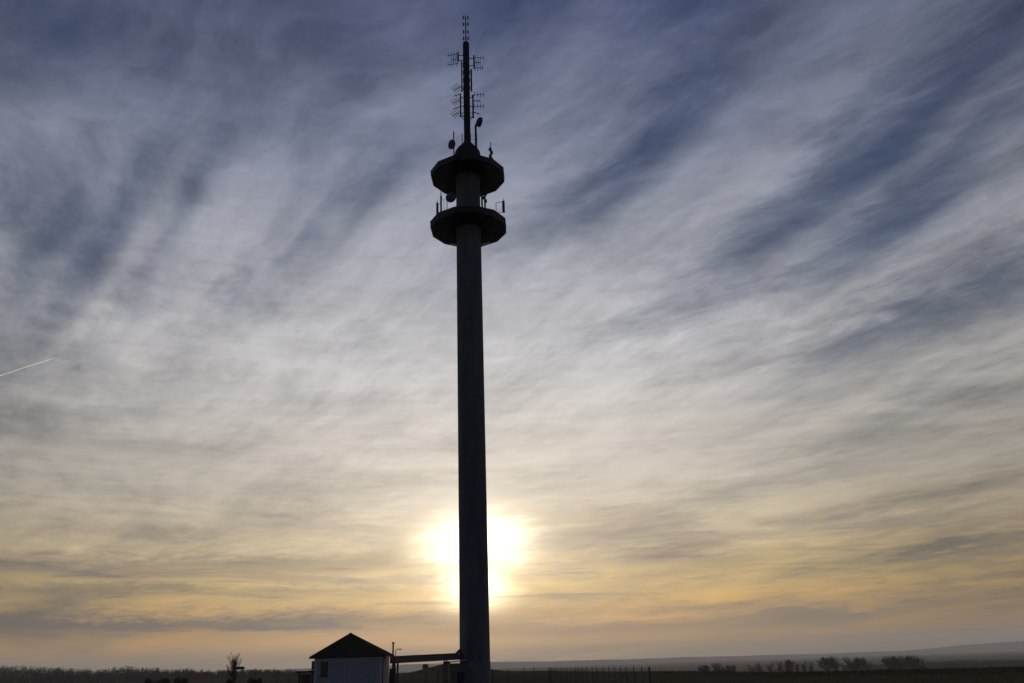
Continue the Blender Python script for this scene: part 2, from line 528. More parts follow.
def platform(z0, z1, R, rot, name='platform'):
    b = MB()
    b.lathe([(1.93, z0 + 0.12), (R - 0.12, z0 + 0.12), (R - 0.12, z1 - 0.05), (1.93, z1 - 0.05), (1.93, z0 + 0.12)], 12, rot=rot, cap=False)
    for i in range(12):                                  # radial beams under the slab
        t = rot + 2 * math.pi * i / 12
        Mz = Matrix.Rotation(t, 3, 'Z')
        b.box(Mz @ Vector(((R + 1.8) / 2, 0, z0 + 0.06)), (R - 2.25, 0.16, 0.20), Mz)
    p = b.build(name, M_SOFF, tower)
    r = MB()
    r.lathe([(R - 0.115, z0), (R, z0), (R + 0.02, z0 + 0.08), (R + 0.02, z1 - 0.1), (R + 0.06, z1 - 0.09), (R + 0.06, z1), (R - 0.115, z1), (R - 0.115, z0)], 12, rot=rot, cap=False)
    r.build('rim', M_CONC2 if False else M_STEEL, p)
    g = MB(); g.lathe([(1.955, z0 - 0.12), (2.03, z0 - 0.04), (2.03, z0 + 0.1), (1.955, z0 + 0.1)], 48)
    g.build('collar', M_CONC, p, smooth=True)
    return p


P_LOW = platform(66.6, 67.65, 6.02, math.radians(13))
P_UP = platform(75.9, 76.75, 5.98, math.radians(13))


def fixture(parent, ang, r, z, s, m, name='lamp'):
    b = MB(); Mz = Matrix.Rotation(ang, 3, 'Z')
    b.box(Mz @ Vector((r, 0, z)), s, Mz)
    b.box(Mz @ Vector((r, 0, z - s[2] * 0.7)), (s[0] * 0.7, s[1] * 0.8, s[2] * 0.5), Mz)
    return b.build(name, m, parent)


# fittings under the two platforms, and painted light strips inside the lower rim
for a, r_ in ((62, 5.45), (118, 5.45), (75, 5.45)):
    fixture(P_LOW, math.radians(a), r_, 66.68, (0.35, 1.5, 0.07), M_TRIM, 'lit_rim_strip')  # pale panels, their colour standing in for light on the rim's inner face
fixture(P_LOW, math.radians(-62), 4.6, 66.62, (0.5, 0.5, 0.2), M_STEEL, 'junction_box')
for a, r_ in ((-128, 5.1), (-121, 4.6), (-56, 5.0), (-48, 4.7)):
    fixture(P_UP, math.radians(a), r_, 75.93, (0.28, 0.28, 0.16), M_DISH, 'junction_box')

b = MB(); b.lathe([(2.12, 76.7), (2.12, 80.25), (2.05, 80.7), (1.85, 81.1), (1.35, 81.75), (0.9, 82.3), (0.62, 82.7), (0.58, 83.0)], 40)
b.build('roof_cap', M_STEEL, tower, smooth=True)
ztop = tl(465.7, 42).z
b = MB(); b.lathe([(0.54, 82.6), (0.54, ztop - 0.5), (0.46, ztop - 0.2), (0.25, ztop), (0.09, ztop + 0.12)], 20)
for k in range(7):
    b.lathe([(0.56, 84 + k * 2.7), (0.56, 84.12 + k * 2.7)], 20)
b.build('mast', M_STEEL, tower, smooth=True)
zt2 = tl(465.3, 13.5).z
b = MB(); b.tube((0, 0, ztop), (0, 0, zt2 - 0.9), 0.10, 0.09); b.tube((0, 0, zt2 - 0.9), (0, 0, zt2), 0.05, 0.02)
b.build('top_pole', M_STEEL, tower)

MX = 0.0
for yy in (17.5, 24.3, 32.0, 38.5):                      # four storeys of dipoles on the top pole
    zc_ = tl(465.3, yy).z
    for s in (-1, 1):
        b = MB(); b.box((s * 0.40, 0, zc_), (0.19, 0.16, 0.68))
        b.tube((0, 0, zc_ + 0.1), (s * 0.36, 0, zc_ + 0.1), 0.025, n=5); b.tube((0, 0, zc_ - 0.1), (s * 0.36, 0, zc_ - 0.1), 0.025, n=5)
        b.build('dipole_antenna', M_ANT, tower)

for s, off, y0, y1, w in ((-1, 0.78, 61, 92, 0.20), (1, 0.82, 69, 92, 0.27)):   # stacked panel columns beside the mast
    za, zb = tl(466, y1).z, tl(466, y0).z
    nseg = 4 if s < 0 else 3
    for k in range(nseg):
        a = za + (zb - za) * k / nseg; e = za + (zb - za) * (k + 1) / nseg
        b = MB(); b.box((s * off, 0.0, (a + e) / 2), (w, 0.22, (e - a) * 0.90))
        pa = b.build('panel_antenna', M_ANT, tower)
        br = MB(); br.tube((s * 0.45, 0, a + 0.5), (s * off, 0, a + 0.5), 0.04, n=6); br.tube((s * 0.45, 0, e - 0.5), (s * off, 0, e - 0.5), 0.04, n=6); br.tube((s * 0.56, 0, a + 0.4), (s * 0.56, 0, e - 0.4), 0.04, n=6)
        br.build('bracket', M_STEEL, pa)


def pipe(px, y0, y1, dy=0.0, r=0.06, arms=(), name='mounting_pipe'):
    a = tl(px, y1, dy); c = tl(px, y0, dy); x = (a.x + c.x) / 2
    b = MB(); b.tube((x, dy, a.z), (x, dy, c.z), r * 1.5, n=8)
    for ya in arms:
        z = tl(px, ya, dy).z
        b.tube((x, dy, z), (math.copysign(0.45, x), 0, z), 0.07, n=6)
    return b.build(name, M_ANT, tower)


def yagi(px, py, dy, bd, ed, L, n, el=0.75):
    """boom of length L from a root point along bd, n elements along ed"""
    p = tl(px, py, dy); bd = Vector(bd).normalized(); ed = Vector(ed).normalized()
    b = MB(); b.tube(p, p + bd * L, 0.055, n=6)
    for k in range(n):
        c = p + bd * (L * (0.12 + 0.86 * k / (n - 1)))
        h = el * (1.15 - 0.08 * k)
        b.tube(c - ed * h, c + ed * h, 0.044, n=5)
    b.tube(p - bd * 0.12, p + bd * 0.1, 0.07, n=6)
    return b.build('yagi_antenna', M_ANT, tower)


pipe(458.2, 52, 61.5, 0.0, 0.07, (55.5, 60.5))
pipe(473.9, 55.5, 68.5, 0.0, 0.07, (58.5, 65.5))
for px, py, sx in ((458, 54.3, -1), (458, 59.0, -1), (458, 63.6, -1)):
    yagi(px, py, 0.0, (-1, 0.12, 0), (0.06, 0, 1), 1.75 if py != 59.0 else 1.1, 4, 0.52)
for px, py, L in ((474, 57.8, 1.7), (474, 62.6, 1.1), (474, 67.8, 1.5)):
    yagi(px, py, 0.0, (1, 0.10, 0.02), (-0.06, 0, 1), L, 4, 0.52)
pipe(460.6, 95, 117, -0.2, 0.08, (97, 106, 116))
pipe(473.0, 95, 118, -0.2, 0.09, (97, 106, 117))
for py, L in ((86.5, 1.5), (99.5, 1.6), (111.5, 1.7)):
    yagi(460.6, py, -0.2, (-0.86, 0.62, -0.05), (0.66, 0.75, -0.25), L, 4, 0.75)
yagi(460.6, 94, -0.2, (-0.9, 0.35, 0), (0.3, 0.5, 0.7), 1.1, 3, 0.5)
yagi(460.6, 106.5, -0.2, (-0.9, 0.45, 0), (0.3, 0.5, 0.7), 1.3, 3, 0.5)
for py, L in ((95, 1.8), (106.5, 1.8)):
    yagi(473.0, py, -0.2, (0.96, 0.05, 0.06), (0.08, 0.2, 1), L, 4, 0.55)
yagi(473.0, 100.5, -0.2, (0.95, 0.2, 0), (0.3, 0.9, 0.1), 1.2, 3, 0.5)
yagi(473.0, 112.0, -0.2, (0.9, 0.5, 0), (0.4, 0.8, 0.2), 1.1, 3, 0.5)
z = tl(468, 116).z
b = MB(); b.lathe([(1.05, z), (1.10, z), (1.10, z + 0.08), (1.05, z + 0.08), (1.05, z)], 24, cap=False)
for k in range(6):
    t = k * math.pi / 3; b.tube((0.4 * math.cos(t), 0.4 * math.sin(t), z + 0.04), (1.06 * math.cos(t), 1.06 * math.sin(t), z + 0.04), 0.035, n=5)
b.build('support_ring', M_STEEL, tower)


def dish(px, py, dy, r, depth, face, pole_px, pole_top, foot_z, pr=0.07, m=M_DISH):
    c = tl(px, py, dy); f = Vector(face).normalized()
    Mq = f.to_track_quat('Z', 'Y').to_matrix()
    b = MB(); b.lathe([(r * 0.25, -depth), (r * 0.7, -depth * 0.75), (r * 0.97, -depth * 0.3), (r, 0.0), (r * 0.99, depth * 0.35), (r * 0.6, depth * 0.5), (0.01, depth * 0.55)], 28, c=c, M=Mq)
    d = b.build('dish_antenna', m, tower, smooth=True)
    p0 = tl(pole_px, pole_top, dy)
    b = MB(); b.tube((p0.x, dy, foot_z), (p0.x, dy, p0.z), pr, n=8)
    q = c - f * depth * 0.9
    b.tube(q, (p0.x, dy, min(q.z, p0.z)), 0.07, n=6)
    b.build('mounting_pole', M_STEEL, d)
    return d


dish(479.6, 122.2, -1.4, 0.84, 0.50, (0.85, 0.45, -0.05), 475.6, 125.0, 80.3, 0.17)
dish(451.8, 144.6, -4.0, 0.78, 0.36, (-0.65, -0.62, -0.15), 453.7, 131.5, 76.7, 0.09)
dish(451.0, 197.4, -2.6, 0.86, 0.50, (-0.35, -0.9, 0.0), 447.0, 195.0, 67.65, 0.06)
# small ladder cage round the foot of the mast
b = MB()
for px in (462.3, 470.8, 477.0):
    a = tl(px, 148, -0.6); c = tl(px, 134, -0.6)
    b.tube(a, (a.x, a.y, c.z), 0.06, n=5)
for yy in (136, 139.5, 143):
    zz = tl(474, yy, -0.6).z
    b.tube((tl(470.8, 148, -0.6).x, -0.6, zz), (tl(477, 148, -0.6).x, -0.6, zz), 0.03, n=5)
b.build('ladder_cage', M_STEEL, tower)


def rod(px, y0, dy, foot_z, thick_y, bits=3):
    top = tl(px, y0, dy); x = top.x; zt = tl(px, thick_y, dy).z
    b = MB(); b.tube((x, dy, foot_z), (x, dy, zt), 0.14, n=8); b.tube((x, dy, zt), (x, dy, top.z), 0.08, 0.06, n=6)
    rd = b.build('rod_antenna', M_ANT, tower)
    for k in range(bits):
        b = MB()
        zz = zt - 0.15 - 0.62 * k
        b.box((x + (0.17 if k % 2 else -0.17), dy, zz), (0.30, 0.26, 0.50))
        b.build('radio_unit', M_STEEL, rd)


rod(490.6, 142, -3.8, 76.75, 148.5, 4)
rod(441.0, 190, -2.2, 67.65, 196, 0)
rod(484.6, 186.0, -1.2, 67.65, 190, 4)
rod(481.8, 189.5, -1.8, 67.65, 192, 1)


def side_panel(px, y0, y1, fx, dy, w=0.36, ybr=None):
    a = tl(px, y1, dy); c = tl(px, y0, dy); x = (a.x + c.x) / 2
    b = MB(); b.box((x, dy, (a.z + c.z) / 2), (w, 0.22, c.z - a.z))
    b.box((x + (0.07 if fx > px else -0.07), dy, (a.z + c.z) / 2), (w * 0.7, 0.30, (c.z - a.z) * 0.5))
    pn = b.build('panel_antenna', M_ANT, tower)
    xf = tl(fx, y1, dy).x
    b = MB()
    b.tube((x, dy, a.z - 0.05), (x, dy, c.z + 0.45), 0.045, n=6)
    b.tube((xf, dy, 67.6), (xf, dy, c.z - 0.25), 0.05, n=6)
    b.tube((xf, dy, c.z - 0.25), (x, dy, c.z - 0.15), 0.04, n=6)
    b.tube((xf, dy, a.z + 0.05), (x, dy, a.z + 0.05), 0.04, n=6)
    b.build('bracket', M_STEEL, pn)


rod(459.2, 146.0, -5.2, 76.75, 151, 0)
side_panel(503.5, 201, 212.5, 496.2, -1.2, 0.40)
side_panel(437.3, 203, 215, 441.0, -2.0, 0.32)
p = tl(444.0, 199, -2.2)
b = MB(); b.tube((p.x, -2.2, 67.6), (p.x, -2.2, p.z), 0.03, n=5); b.tube((p.x, -2.2, p.z), (tl(441, 199, -2.2).x, -2.2, p.z), 0.03, n=5)
b.build('handrail', M_STEEL, tower)

# tower entrance at the foot
b = MB(); b.box((-2.05, -1.45, 1.0), (2.1, 1.1, 4.2))
po = b.build('entrance_porch', M_CONC2, tower)
b = MB(); b.prism([(-3.5, -2.35, 3.20), (-0.9, -2.35, 3.42), (-0.9, -2.35, 3.54), (-3.5, -2.35, 3.32)], (0, 1.5, 0))
b.build('canopy', M_TRIM, po)
b = MB(); b.box((-1.75, -2.03, 1.05), (0.95, 0.06, 2.1)); dd = b.build('door', M_STEEL, po)
b = MB(); b.tube((-1.4, -2.07, 1.05), (-1.4, -2.12, 1.05), 0.02, n=6); b.tube((-1.4, -2.12, 1.05), (-1.52, -2.12, 1.05), 0.015, n=6)
b.build('handle', M_TRIM, dd)

# ------------------------------------------------------------------ cable bridge between hut and tower
A0 = Vector((-15.75, 111.2, 0)); A1 = Vector((TX - 1.9, 119.3, 0))
br = empty('cable_bridge', A0, 'long dark covered cable duct on posts running from the hut to the tower', 'cable bridge')
dv = (A1 - A0); LB = dv.length; du = dv.normalized()
Mb = Matrix.Rotation(math.atan2(du.y, du.x), 3, 'Z')


def bl(s, w, z): return Mb @ Vector((s, w, 0)) + Vector((0, 0, z))


b = MB(); b.prism([bl(0, -0.55, 3.32), bl(LB, -0.55, 3.56), bl(LB, -0.55, 4.32), bl(0, -0.55, 4.08)], Mb @ Vector((0, 1.1, 0)))
du_o = b.build('duct', M_CLAD, br)
b = MB(); b.prism([bl(-0.1, -0.68, 4.083), bl(LB - 0.9, -0.68, 4.300), bl(LB - 0.9, -0.68, 4.38), bl(-0.1, -0.68, 4.165)], Mb @ Vector((0, 1.36, 0)))
b.build('cover', M_CLAD, du_o)
b = MB(); b.prism([bl(LB - 0.85, -0.12, 4.325), bl(LB + 0.1, -0.12, 4.34), bl(LB + 0.1, -0.12, 4.95)], Mb @ Vector((0, 0.24, 0)))
b.build('brace', M_CLAD, br)
for s_, w_, r_, top in ((0.55, -0.3, 0.13, 3.40), (0.55, 0.3, 0.13, 3.40), (LB * 0.77, -0.25, 0.10, 3.55), (LB * 0.77, 0.25, 0.10, 3.55)):
    b = MB(); p = bl(s_, w_, 0); b.box((p.x, p.y, top / 2 - 0.2), (r_ * 1.6, r_ * 1.6, top + 0.4)); b.box((p.x, p.y, -0.1), (0.5, 0.5, 0.3))
    b.build('post', M_STEEL, br)
b = MB(); c = bl(LB * 0.80, 0, 3.22); b.box(c, (0.45, 0.6, 0.36), Mb); b.build('junction_box', M_STEEL, br)

# ------------------------------------------------------------------ hut
HX0, HX1, HY0, HY1, HE = -24.50, -16.60, 108.0, 114.2, 4.12
HC = Vector(((HX0 + HX1) / 2, (HY0 + HY1) / 2, 0))
hut = empty('service_hut', HC, 'low white walled service hut with a dark hipped roof left of the tower', 'hut')
w2, d2 = (HX1 - HX0) / 2, (HY1 - HY0) / 2
b = MB()
t_ = 0.3
b.box((0, -d2 + t_ / 2, HE / 2 - 0.4), (2 * w2, t_, HE + 0.8)); b.box((0, d2 - t_ / 2, HE / 2 - 0.4), (2 * w2, t_, HE + 0.8))
b.box((-w2 + t_ / 2, 0, HE / 2 - 0.4), (t_, 2 * d2 - 2 * t_ - 0.004, HE + 0.8)); b.box((w2 - t_ / 2, 0, HE / 2 - 0.4), (t_, 2 * d2 - 2 * t_ - 0.004, HE + 0.8))
wall = b.build('wall', M_WALL, hut)
OV = 0.5; AP = 6.62
EZ = HE + 0.02
AP = 6.88
ex, ey = w2 + OV, d2 + OV
b = MB()                                                # hipped roof: four tiled slopes over a flat eaves board
b.add([(-ex, -ey, EZ + 0.02), (ex, -ey, EZ + 0.02), (ex, ey, EZ + 0.02), (-ex, ey, EZ + 0.02),
       (-ex, -ey, EZ + 0.12), (ex, -ey, EZ + 0.12), (ex, ey, EZ + 0.12), (-ex, ey, EZ + 0.12), (-0.38, -0.35, AP), (-0.38, 0.35, AP)],
      [(0, 3, 2, 1), (0, 1, 5, 4), (1, 2, 6, 5), (2, 3, 7, 6), (3, 0, 4, 7), (4, 5, 8), (5, 6, 9, 8), (6, 7, 9), (7, 4, 8, 9)])
roof = b.build('roof', M_TILE, hut)
for cx, cy in ((-ex, -ey), (ex, -ey), (ex, ey), (-ex, ey)):
    b = MB(); b.tube((cx, cy, EZ + 0.14), (-0.38, math.copysign(0.35, cy), AP + 0.02), 0.075, n=8); b.build('hip_cap', M_TILE, roof)
b = MB(); b.tube((-0.38, -0.42, AP + 0.03), (-0.38, 0.42, AP + 0.03), 0.10, n=10); b.build('ridge_cap', M_TILE, roof)
for s in (-1, 1):
    b = MB(); b.box((s * (w2 + OV + 0.06), 0, EZ + 0.05), (0.11, 2 * d2 + 2 * OV, 0.12)); b.build('gutter', M_STEEL, roof)
fy = -d2 - 0.03
b = MB(); b.box((0, fy - 0.01, HE - 0.13), (2 * w2 + 0.04, 0.05, 0.22)); b.build('top_trim', M_TRIM, hut)
for s in (-1, 1):
    b = MB(); b.box((s * (w2 - 0.14), fy, HE / 2 - 0.25), (0.34, 0.06, HE + 0.02)); b.build('corner_trim', M_TRIM, hut)
# big two-part door, each leaf with its frame
for x0, x1 in ((-2.12, -0.28), (0.22, 3.35)):
    f = MB(); xm = (x0 + x1) / 2; ww = x1 - x0
    for q in (x0, x1): f.box((q, fy - 0.005, 1.75), (0.10, 0.09, 3.9))
    f.box((xm, fy - 0.005, 3.72), (ww - 0.102, 0.09, 0.10))
    dr = MB(); dr.box((xm, fy + 0.012, 1.73), (ww - 0.11, 0.05, 3.86)); do = dr.build('door', M_DOOR, hut)
    f.build('frame', M_TRIM, do)
    h = MB(); h.tube((x1 - 0.3, fy - 0.10, 0.95), (x1 - 0.3, fy - 0.10, 1.25), 0.02, n=6); h.box((x1 - 0.3, fy - 0.05, 1.1), (0.06, 0.1, 0.06)); h.build('handle', M_STEEL, do)
b = MB(); b.box((-2.78, fy + 0.01, 2.95), (0.62, 0.03, 1.45)); wn = b.build('window', M_GLASS, hut)
f = MB()
for q in (-3.13, -2.43): f.box((q, fy - 0.01, 2.95), (0.08, 0.08, 1.6))
for q in (2.19, 3.71): f.box((-2.78, fy - 0.01, q), (0.616, 0.08, 0.08))
f.build('frame', M_BOARD, wn)
b = MB(); b.box((-2.78, fy - 0.08, 2.11), (0.95, 0.22, 0.06)); b.build('sill', M_STEEL, wn)
b = MB(); b.box((-w2 - 0.22, -d2 + 0.9, 3.35), (0.42, 1.1, 1.05)); b.box((-w2 - 0.22, -d2 + 0.33, 3.35), (0.36, 0.05, 0.8))
b.build('ventilation_unit', M_RUST, hut)
b = MB(); b.tube((w2 + 0.12, -d2 + 0.25, HE - 0.1), (w2 + 0.12, -d2 + 0.25, -0.3), 0.05, n=8); b.build('downpipe', M_STEEL, hut)

# pipes between hut and bridge
p = at(393.2, 643.5, 110)
b = MB(); b.tube((0, 0, -0.5), (0, 0, p.z), 0.10, n=10); b.lathe([(0.13, p.z - 0.02), (0.15, p.z + 0.10), (0.10, p.z + 0.16)], 12)
tag(b.build('vent_pipe', M_RUST, loc=(p.x, 110, 0)), 'tall thin rusty vent pipe standing at the right corner of the hut', 'pipe')
p = at(395.6, 649.5, 110.4); q = at(400.0, 649.2, 110.4)
lp = empty('gooseneck_lamp', (p.x, 110.4, 0), 'short unlit lamp on a thin bent pole beside the rusty vent pipe', 'lamp')
b = MB(); pts = [(0, 0, -0.4), (0, 0, p.z - 0.25), (0.06, 0, p.z - 0.07), (0.2, 0, p.z + 0.02), (q.x - p.x - 0.15, 0, q.z + 0.02)]
b.path(pts, 0.045); b.build('pole', M_RUST, lp)
b = MB(); b.box((q.x - p.x, 0, q.z), (0.34, 0.2, 0.09)); b.box((q.x - p.x + 0.02, 0, q.z - 0.06), (0.22, 0.14, 0.05)); b.build('lamp_head', M_STEEL, lp)
p = at(391.2, 660, 109.5)
cb = empty('switch_cabinet', (-15.55, 110.0, 0), 'dark narrow switch cabinet between the hut wall and the cable bridge', 'cabinet')
b = MB(); b.box((0, 0, 1.25), (0.7, 0.5, 2.9)); cbb = b.build('body', M_STEEL, cb)
b = MB(); b.box((0, 0, 2.73), (0.8, 0.6, 0.06)); b.build('lid', M_ANT, cb)
b = MB(); b.box((0, -0.262, 1.35), (0.6, 0.02, 2.3)); b.build('door', M_ANT, cb)

# roofed notice shelter left of the hut
a = at(297.3, 671.5, 100); c = at(314.6, 671.3, 100)
sh = empty('notice_shelter', ((a.x + c.x) / 2, 100, 0), 'small dark flat roofed shelter on thick posts beside the left hut wall', 'shelter')
hw = (c.x - a.x) / 2; zt = (a.z + c.z) / 2
b = MB(); b.box((0, 0, zt - 0.07), (2 * hw, 1.1, 0.12)); b.box((0, 0, zt + 0.02), (2 * hw - 0.25, 0.85, 0.06)); b.build('roof', M_BOARD, sh)
for x in (-hw + 0.3, hw - 0.2):
    b = MB(); b.box((x, 0, zt / 2 - 0.31), (0.22, 0.22, zt + 0.36)); b.build('post', M_WOOD, sh)
b = MB(); b.box((0.05, 0.02, 1.32), (0.95, 0.14, 2.3)); b.build('board', M_WOOD, sh)

# ------------------------------------------------------------------ fences
def fence(P, Q, n, h, label, grp):
    P = Vector(P); Q = Vector(Q); L = (Q - P).length; d = (Q - P) / L
    rt = empty('wire_fence', P, label, 'fence')
    rr = random.Random(int(L * 10))
    b = MB()
    def gz(s):
        p = P + d * s; return ground(p.x, p.y)
    for hh in (0.15, h * 0.5, h - 0.12):                  # straining wires
        k = 12
        for i in range(k):
            s0, s1 = L * i / k, L * (i + 1) / k
            b.tube(d * s0 + Vector((0, 0, gz(s0) + hh)), d * s1 + Vector((0, 0, gz(s1) + hh)), 0.011, n=3, cap=False)
    st_ = 0.22; hh = h - 0.15
    s = -hh
    while s < L:                                          # diagonal netting, both ways
        for sg in (1, -1):
            s0, s1 = s, s + hh
            z0, z1 = (0.12, h - 0.12) if sg > 0 else (h - 0.12, 0.12)
            a0, a1 = max(s0, 0), min(s1, L)
            if a1 - a0 > 0.05:
                f0 = (a0 - s0) / (s1 - s0); f1 = (a1 - s0) / (s1 - s0)
                b.tube(d * a0 + Vector((0, 0, z0 + (z1 - z0) * f0)), d * a1 + Vector((0, 0, z0 + (z1 - z0) * f1)), 0.0045, n=3, cap=False)
        s += st_
    b.build('netting', M_WIRE, rt, fix=False)
    for i in range(n):
        s = L * i / (n - 1) + (rr.uniform(-0.3, 0.3) if 0 < i < n - 1 else 0); p = d * s; z0 = gz(s)
        hh = h + rr.uniform(-0.04, 0.10)
        r = (0.055 if L < 50 else 0.036) if i not in (0, n - 1) else 0.075
        m = MB(); m.tube((p.x, p.y, z0 - 0.5), (p.x + rr.uniform(-0.09, 0.09), p.y, z0 + hh), r, n=6)
        pass
        m.build('post', M_STEEL, rt)
    return rt


FA = at(262, 675, 135); FB = at(549, 666, 135); FC = at(648.5, 667, 80)
fence((FA.x, 135, 0), (FB.x, 135, 0), 22, 2.25, 'long thin wire fence on steel posts running behind the hut and tower', None)
fence((FB.x + 0.25, 134.9, 0), (FC.x, 80, 0), 21, 2.2, 'wire fence on closely set posts running across the field right of the tower', None)

# ------------------------------------------------------------------ rough grass
def grass():
    rr = random.Random(31); b = MB()
    for _ in range(26000):
        t = rr.uniform(-0.62, 0.62); y = rr.uniform(75, 400) if rr.random() < 0.5 else interp(CREST, t) * rr.uniform(0.75, 1.02)
        x = t * y; z = ground(x, y); h = rr.uniform(0.08, 0.26) * (1.6 if rr.random() < 0.06 else 1)
        for _k in range(2):
            u = Vector((rr.gauss(0, 1), rr.gauss(0, 1), 0)).normalized() * rr.uniform(0.02, 0.07)
            q = Vector((x + rr.uniform(-0.2, 0.2), y + rr.uniform(-0.2, 0.2), z - 0.03))
            b.add([q - u, q + u, q + Vector((rr.gauss(0, 0.06), rr.gauss(0, 0.06), h))], [(0, 1, 2)])
    tag(b.build('grass', M_FIELD, fix=False), 'short rough winter grass over the field', 'grass', kind='stuff')


grass()

# ------------------------------------------------------------------ trees
def bare_tree(seed, H, spread, levels=5, trunk_r=0.16, up=0.5, first=0.28, min_r=0.012, kids=(3, 4)):
    rr = random.Random(seed); tk = MB(); cr = MB()
    def grow(p, d, L, r, lv, b):
        segs = 3 if lv > 1 else 2
        for i in range(segs):
            d = (d + Vector((rr.gauss(0, 0.09), rr.gauss(0, 0.09), rr.gauss(0.02, 0.05)))).normalized()
            q = p + d * (L / segs); r2 = max(r * 0.78, min_r * 0.6)
            b.tube(p, q, r, r2, n=5 if lv > 3 else 3, cap=False)
            p = q; r = r2
            if lv > 0 and i < segs - 1 and (lv < levels):
                side(p, d, L, r, lv)
        if lv > 0:
            for _ in range(rr.randint(*kids)): side(p, d, L, r, lv)
    def side(p, d, L, r, lv):
        ax = Vector((rr.gauss(0, 1), rr.gauss(0, 1), 0)).normalized()
        nd = (d * (0.75) + ax * spread * rr.uniform(0.5, 1.1) + Vector((0, 0, up * 0.35))).normalized()
        grow(p, nd, L * rr.uniform(0.55, 0.82), max(r * 0.62, min_r), lv - 1, cr)
    grow(Vector((0, 0, -0.4)), Vector((0, 0, 1)), H * first + 0.4, trunk_r, levels, tk)
    zmax = max(v[2] for v in cr.v)
    k = H / zmax
    for m in (tk, cr): m.v = [(x * k, y * k, z * k if z > 0 else z) for x, y, z in m.v]
    return tk, cr


protos = []
for seed, sprd, frst in ((3, 0.62, 0.14), (8, 0.80, 0.10), (15, 0.50, 0.16), (21, 1.00, 0.08)):
    tk, cr = bare_tree(seed, 10.0, sprd, 6, 0.18, 1.3, frst, 0.011, (2, 2))
    protos.append((tk, cr))
mesh_cache = {}
TREES = [  # px, top y, distance, prototype, width factor, label
    (702, 666.0, 470, 1, 1.0, 'small bare tree at the left end of the first round clump on the horizon'),
    (711, 664.2, 474, 3, 1.0, 'rounded bare tree second from the left in the first clump on the horizon'),
    (721, 664.0, 470, 3, 1.0, 'rounded bare tree third from the left in the first clump on the horizon'),
    (730, 665.5, 476, 1, 0.9, 'low bare tree at the right end of the first clump on the horizon'),
    (751, 665.2, 500, 2, 0.8, 'thin bare tree starting the long row right of the first clump'),
    (757, 664.2, 500, 2, 0.8, 'thin bare tree second in the long row on the field edge'),
    (763, 663.6, 505, 0, 0.8, 'thin bare tree third in the long row on the field edge'),
    (769, 662.6, 500, 2, 0.8, 'thin bare tree fourth in the long row on the field edge'),
    (776, 661.8, 498, 0, 0.9, 'taller bare tree fifth in the long row on the field edge'),
    (783, 660.8, 500, 0, 1.0, 'broad bare tree rising above the middle of the long row'),
    (790, 660.6, 502, 1, 0.9, 'broad bare tree just right of the middle of the long row'),
    (796, 661.6, 505, 2, 0.8, 'thin bare tree in a low dip of the long row'),
    (803, 662.2, 500, 2, 0.8, 'thin bare tree left of the tall pair in the long row'),
    (810, 661.8, 500, 0, 0.8, 'thin bare tree touching the tall group in the long row'),
    (826, 657.8, 495, 1, 1.0, 'tall spreading bare tree leading the tall group of the row'),
    (834, 657.0, 500, 0, 1.0, 'tallest bare tree of the tall group in the row'),
    (843, 657.2, 500, 3, 0.9, 'rounded tall bare tree in the centre of the tall group'),
    (851, 657.8, 503, 0, 0.9, 'tall narrow bare tree right of the centre of the tall group'),
    (859, 658.2, 500, 1, 0.8, 'bare tree on the right flank of the tall group'),
    (867, 660.2, 505, 2, 0.8, 'lower bare tree trailing the tall group on its right'),
    (888, 657.6, 498, 1, 1.0, 'bare tree at the left side of the last rounded clump'),
    (896, 656.0, 500, 3, 1.0, 'dense rounded bare tree left of the middle of the last clump'),
    (904, 655.6, 500, 3, 1.0, 'dense rounded bare tree in the middle of the last clump'),
    (912, 656.6, 503, 1, 1.0, 'bare tree right of the middle of the last clump'),
    (919, 659.2, 500, 2, 1.0, 'low bare tree at the right end of the last clump'),
]
first = {}
tr = random.Random(9)
for px, ty, D, k, wf, lab in TREES:
    tp = at(px, ty - 1.5 + tr.uniform(-0.6, 0.6), D); gz = ground(tp.x, D); H = tp.z - gz
    if k not in first:
        o = empty('bare_tree', (tp.x, D, gz), lab, 'tree', 'bare trees along the field edge')
        protos[k][0].build('trunk', M_BARK, o, fix=False); protos[k][1].build('crown', M_BARK, o, fix=False)
        first[k] = o
    else:
        o = copy_tree(first[k]); o.location = (tp.x, D, gz); o['label'] = lab
    s = H / 10.0; wf *= 1.05 if k in (0, 2) else 1.35
    o.scale = (s * wf, s * wf, s); o.rotation_euler.z = tr.uniform(0, 6.28)

# young tree on the left, in front of the woods
tp = at(237.8, 651.0, 88)
tk, cr = bare_tree(44, tp.z, 0.30, 5, 0.045, 1.8, 0.30, 0.0075, (2, 3))
o = empty('young_tree', (tp.x, 88, ground(tp.x, 88)), 'thin leafless young tree standing beside the wooden signpost', 'tree')
tk.build('trunk', M_BARK2, o, fix=False); cr.build('crown', M_BARK2, o, fix=False)

